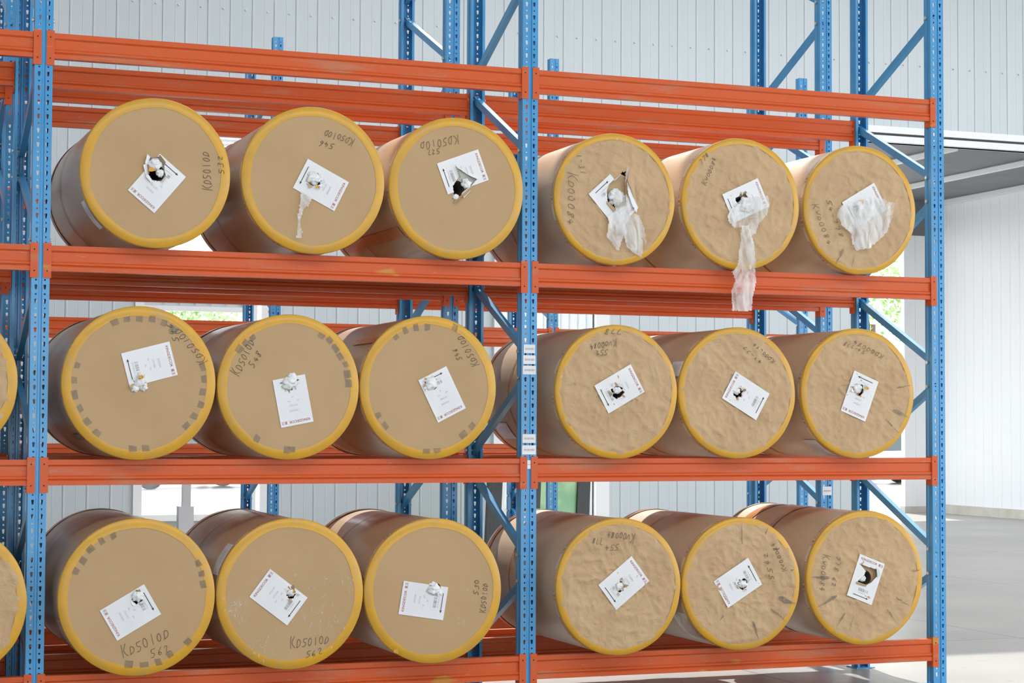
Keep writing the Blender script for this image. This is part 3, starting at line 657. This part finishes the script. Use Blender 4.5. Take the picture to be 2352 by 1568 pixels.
    for q, (px, pz, s_) in enumerate(pl):
        b = MB(); crumple(b, (px, y0-.004, pz), (s_, s_*g.uniform(.7, 1.05)), s_*.42, sd+q)
        b.build('wadding', 'white', T, True, up)
    if opts.get('scrap'):
        for sx, sz, s_ in opts['scrap']:
            b = MB(); P = [(sx+s_*g.uniform(.6, 1.2)*math.cos(t), YL-.014-g.uniform(0, .010), sz+s_*g.uniform(.4, 1)*math.sin(t)) for t in (0, 1.1, 2.3, 3.4, 4.4, 5.4)]; b.face(P)
            b.build('tape_scrap', 'tape', T, False, up)
    # handwriting, smudges, rubbings
    if hand:
        for h_ in hand:
            b = MB(); hand_text(b, *h_, YL-.0008, g, .0026); b.build('handwriting', 'pencil', T, False, up)
    if opts.get('smudge'):
        for deg, rf in opts['smudge']:
            b = MB()
            t = math.radians(deg); r_ = rf*R; s1 = g.uniform(.017, .025); s2 = g.uniform(.015, .022); c_ = Vector((r_*math.cos(t), r_*math.sin(t))); e = Vector((math.cos(t), math.sin(t))); f_ = Vector((-e.y, e.x))
            P = [c_+e*s2*q1*g.uniform(.7, 1.1)+f_*s1*q2*g.uniform(.7, 1.1) for q1, q2 in ((-1, -1), (-1, 1), (1, 1), (1, -1))]; b.face([(p.x, YL+.0005, p.y) for p in P])
            b.build('smudge', 'smudge', T, False, up)
    if opts.get('streak'):
        for deg, r0_, r1_, wd in opts['streak']:
            b = MB()
            t = math.radians(deg); e = Vector((math.cos(t), math.sin(t))); f_ = Vector((-e.y, e.x)); n_ = 5; L0, L1 = [], []
            for q in range(n_+1):
                r_ = R*(r0_+(r1_-r0_)*q/n_); w_ = wd*(.35 if q == 0 else 1.05-.95*q/n_)*g.uniform(.6, 1.15); c_ = e*r_+f_*g.uniform(-.003, .003); L0.append(c_-f_*w_); L1.append(c_+f_*w_)
            for q in range(n_): b.face([(p.x, YL, p.y) for p in (L0[q], L0[q+1], L1[q+1], L1[q])])
            b.build('rubbing', 'streak', T, False, up)
    if opts.get('scuff'):
        b = MB()
        for sx, sz, sp, n_ in opts['scuff']:
            for q in range(n_):
                px, pz = sx+g.gauss(0, sp), sz+g.gauss(0, sp)
                if px*px+pz*pz > (R*.97)**2: continue
                a = g.uniform(.5, 1.6); l_ = g.uniform(.003, .014); w_ = g.uniform(.001, .004)
                e = Vector((math.cos(a), math.sin(a)))*l_; f_ = Vector((-e.y, e.x)).normalized()*w_
                b.face([(px+p.x, YL+.0003, pz+p.y) for p in (-e, f_, e, -f_)])
        tag(b.build('scuff', 'scratch', T, False, up), kind='stuff')
    for q, pg in enumerate(film):
        b = film_mesh(pg, YL-.004, sd+q*11, opts.get('famp', .018), lift=.006*q); b.build('plastic_film', 'film', T, True, up)
    if opts.get('bigflap'):
        for pg, mt, l0, l1 in opts['bigflap']:
            zs_ = [p[1] for p in pg]; b = MB(); xs_ = [p[0] for p in pg]; x0_, x1_ = min(xs_), max(xs_)
            rows = []
            for j in range(31):
                z = min(zs_)+(max(zs_)-min(zs_))*j/30; rows.append([(x0_+(x1_-x0_)*i/24, YL-.004-(l0+(l1-l0)*math.sin(PI*.5*(1-i/24))), z) for i in range(25)])
            b.grid(rows, keep=lambda c_: inside((c_[0], c_[2]), pg)); b.build('torn_flap', mt, T, True, up)
    return T
for r_ in 'BCD':
    for i in range(1, 6):
        a_, c_ = ROLLS[r_+str(i)], ROLLS[r_+str(i+1)]; gap = (c_['x']-c_['R'])-(a_['x']+a_['R'])
        if gap < .009: a_['R'] -= (.009-gap)/2; c_['R'] -= (.009-gap)/2
O = {}
def sm(a0, a1, st, rf=.845): return [(a0+st*i, rf+.012*((i*7) % 3-1)) for i in range(int((a1-a0)/st)+1)]
O['B1'] = dict(label='smooth kraft roll on upper shelf beside left upright, marked 532 on its right rim', plug=((-.008, .045, .034), (.02, .0, .02)), scrap=((-.03, .012, .022),), patches=((203, 228, .035, .15, 'label'),))
O['B2'] = dict(label='smooth kraft roll on upper shelf with torn plastic string dangling from its label', arrow='r', plug=((.0, .01, .04), (-.02, .03, .02)), scrap=((.012, -.035, .014),))
O['B3'] = dict(label='smooth kraft roll on upper shelf with triangular tear through its label, left of middle upright', plug=((.055, .03, .028), (-.008, -.05, .018)), patches=((214, 224, .05, 1.2, 'amber'),), flaps=10)
O['B4'] = dict(label='wrinkled kraft roll on upper shelf with tall torn flap and plastic hanging below it', wrinkled=True, code='KV00084', plug=((.0, .015, .045),), flaps=3, famp=.022)
O['B5'] = dict(label='wrinkled kraft roll with long clear plastic strip hanging over the orange beam', wrinkled=True, arrow='r', code='KV00084', plug=((.03, -.005, .05), (-.015, -.02, .03)), hc=(.005, .02), hr=.042, famp=.022)
O['B6'] = dict(label='wrinkled kraft roll on upper shelf with crumpled clear plastic covering its label', wrinkled=True, code='KV00084', plug=((.035, -.005, .06), (.0, -.03, .045)), scrap=((-.005, .045, .020),), famp=.026, streak=((-117, .70, .97, .013), (-100, .72, .96, .004)))
O['C1'] = dict(label='smooth kraft roll on middle shelf beside left upright with ring of grey smudges', smudge=sm(-42, 22, 11.5)+sm(58, 118, 11)+sm(165, 230, 13, .84)+[(-95, .86), (-84, .86)], plug=((.005, .0, .034), (.02, -.02, .022), (-.022, -.028, .022)), scrap=((.0, .03, .015),), patches=((222, 228, .02, .35, 'core'), (176, 196, 1.0, 1.2, 'label')), hr=.03)
O['C2'] = dict(label='smooth kraft roll on middle shelf with white wadding over upright label, marked 548', smudge=sm(4, 62, 9, .86)+[(-92, .87), (-87, .87), (-122, .84)]+sm(128, 150, 8, .86), plug=((.0, .02, .045), (.015, .045, .03)), hr=.022, flaps=4)
O['C3'] = dict(label='smooth kraft roll on middle shelf left of middle upright with small torn brown tab', smudge=sm(92, 132, 11, .86)+[(66, .93), (-152, .83), (-140, .83), (-92, .89), (-82, .89), (-40, .83), (-52, .83)], plug=((.012, .022, .036),), hc=(.012, .02), hr=.034, patches=((136, 142, .03, .45, 'amber'),))
O['C4'] = dict(label='wrinkled kraft roll on middle shelf right of the stickered upright, handwriting 778', wrinkled=True, arrow='r', code='KV00084', plug=((.0, .008, .026), (-.022, .022, .012)), patches=((208, 226, .9, 1.12, 'label'),))
O['C5'] = dict(label='wrinkled kraft roll in middle of right middle shelf, label slanting down right', wrinkled=True, arrow='r', code='KV00084', plug=((-.012, .012, .030),), hr=.030, patches=((152, 166, .01, .16, 'label'),))
O['C6'] = dict(label='wrinkled kraft roll on middle shelf beside right upright with two grey rubbings at right', wrinkled=True, arrow='r', code='KV00084', plug=((-.008, .03, .03),), scrap=((.045, .03, .014), (.0, -.018, .008)), hc=(0, .022), streak=((-22, .66, .96, .018), (-40, .62, .95, .007), (8, .68, .97, .006)), patches=((226, 252, .03, .2, 'label'),))
O['D1'] = dict(label='smooth kraft roll on bottom shelf beside left upright, large 562 written below label', smudge=sm(112, 166, 11, .86)+sm(10, 34, 9, .87)+sm(-96, -52, 12, .87)+[(-42, .88)], plug=((.0, .005, .034),), hr=.032, patches=((196, 226, .02, .16, 'film'),))
O['D2'] = dict(label='smooth kraft roll on bottom shelf with whitish scuffs and a white side label', plug=((.0, .005, .022),), scrap=((.012, .012, .010),), hr=.026, scuff=((-.30, -.06, .03, 60), (.16, -.17, .06, 60), (.28, .08, .05, 22), (-.16, -.28, .05, 50), (.02, .03, .10, 40)), patches=((139, 165, .03, .17, 'label'),))
O['D3'] = dict(label='smooth kraft roll on bottom shelf left of middle upright, marked 530 at right', plug=((.0, .01, .038), (.03, -.01, .02)), hc=(.008, .005), hr=.034, scuff=((.27, -.02, .03, 24), (.16, -.18, .015, 10)), scrap=((-.22, -.325, .02),))
O['D4'] = dict(label='wrinkled kraft roll on bottom shelf right of middle upright, marked 554 above its label', wrinkled=True, arrow='r', code='KV00084', plug=((.0, .0, .032), (-.01, .03, .014)), hr=.028)
O['D5'] = dict(label='wrinkled kraft roll on bottom shelf with many dark rubbings and writing at upper right', wrinkled=True, arrow='r', code='KV00084', plug=((.0, .0, .032),), hr=.03, streak=((-20, .66, .97, .024), (90, .60, .93, .007), (62, .84, .96, .007), (12, .86, .92, .012), (-38, .62, .95, .008), (-72, .60, .93, .010), (40, .76, .84, .012), (-125, .56, .66, .006)), patches=((205, 238, .03, .22, 'film'),))
O['D6'] = dict(label='wrinkled kraft roll on bottom shelf beside right upright, dark tear above its barcode', wrinkled=True, arrow='r', code='KV00084', plug=((-.02, -.005, .022),), flaps=5, streak=((178, .62, .92, .018), (207, .56, .93, .014), (-30, .60, .88, .008), (-52, .62, .90, .007), (6, .82, .96, .012), (-125, .62, .86, .010), (-110, .6, .85, .004)), bands=((.50, .05, 'amber'), (.78, .10, 'amber')))
for k, o in O.items():
    d = ROLLS[k]; o.setdefault('ln', 1.30 if k[1] < '4' else 1.24); o['paleback'] = True
    fl = list(d.get('film', ()))
    if k == 'B4': o['bigflap'] = (([(.062, .105), (.135, -.045), (.125, -.075), (.095, -.03), (.068, .035)], 'label', .012, .02), ([(.066, .160), (.098, .165), (.118, .02), (.135, -.045), (.062, .105)], 'kraftw', .010, .030))
    make_roll(k, d['x'], d['R'], d['lab'], d['hand'], k[0], d.get('hole'), fl, o)
make_roll('C0', -.515, .398, None, (), 'C', None, (), dict(label='wrinkled kraft roll cut off by left edge of picture on middle shelf', wrinkled=True, tape=.05, paleback=True))
make_roll('D0', -.462, .402, None, (), 'D', None, (), dict(label='wrinkled kraft roll cut off by left edge of picture on bottom shelf', wrinkled=True, tape=.05, paleback=True))
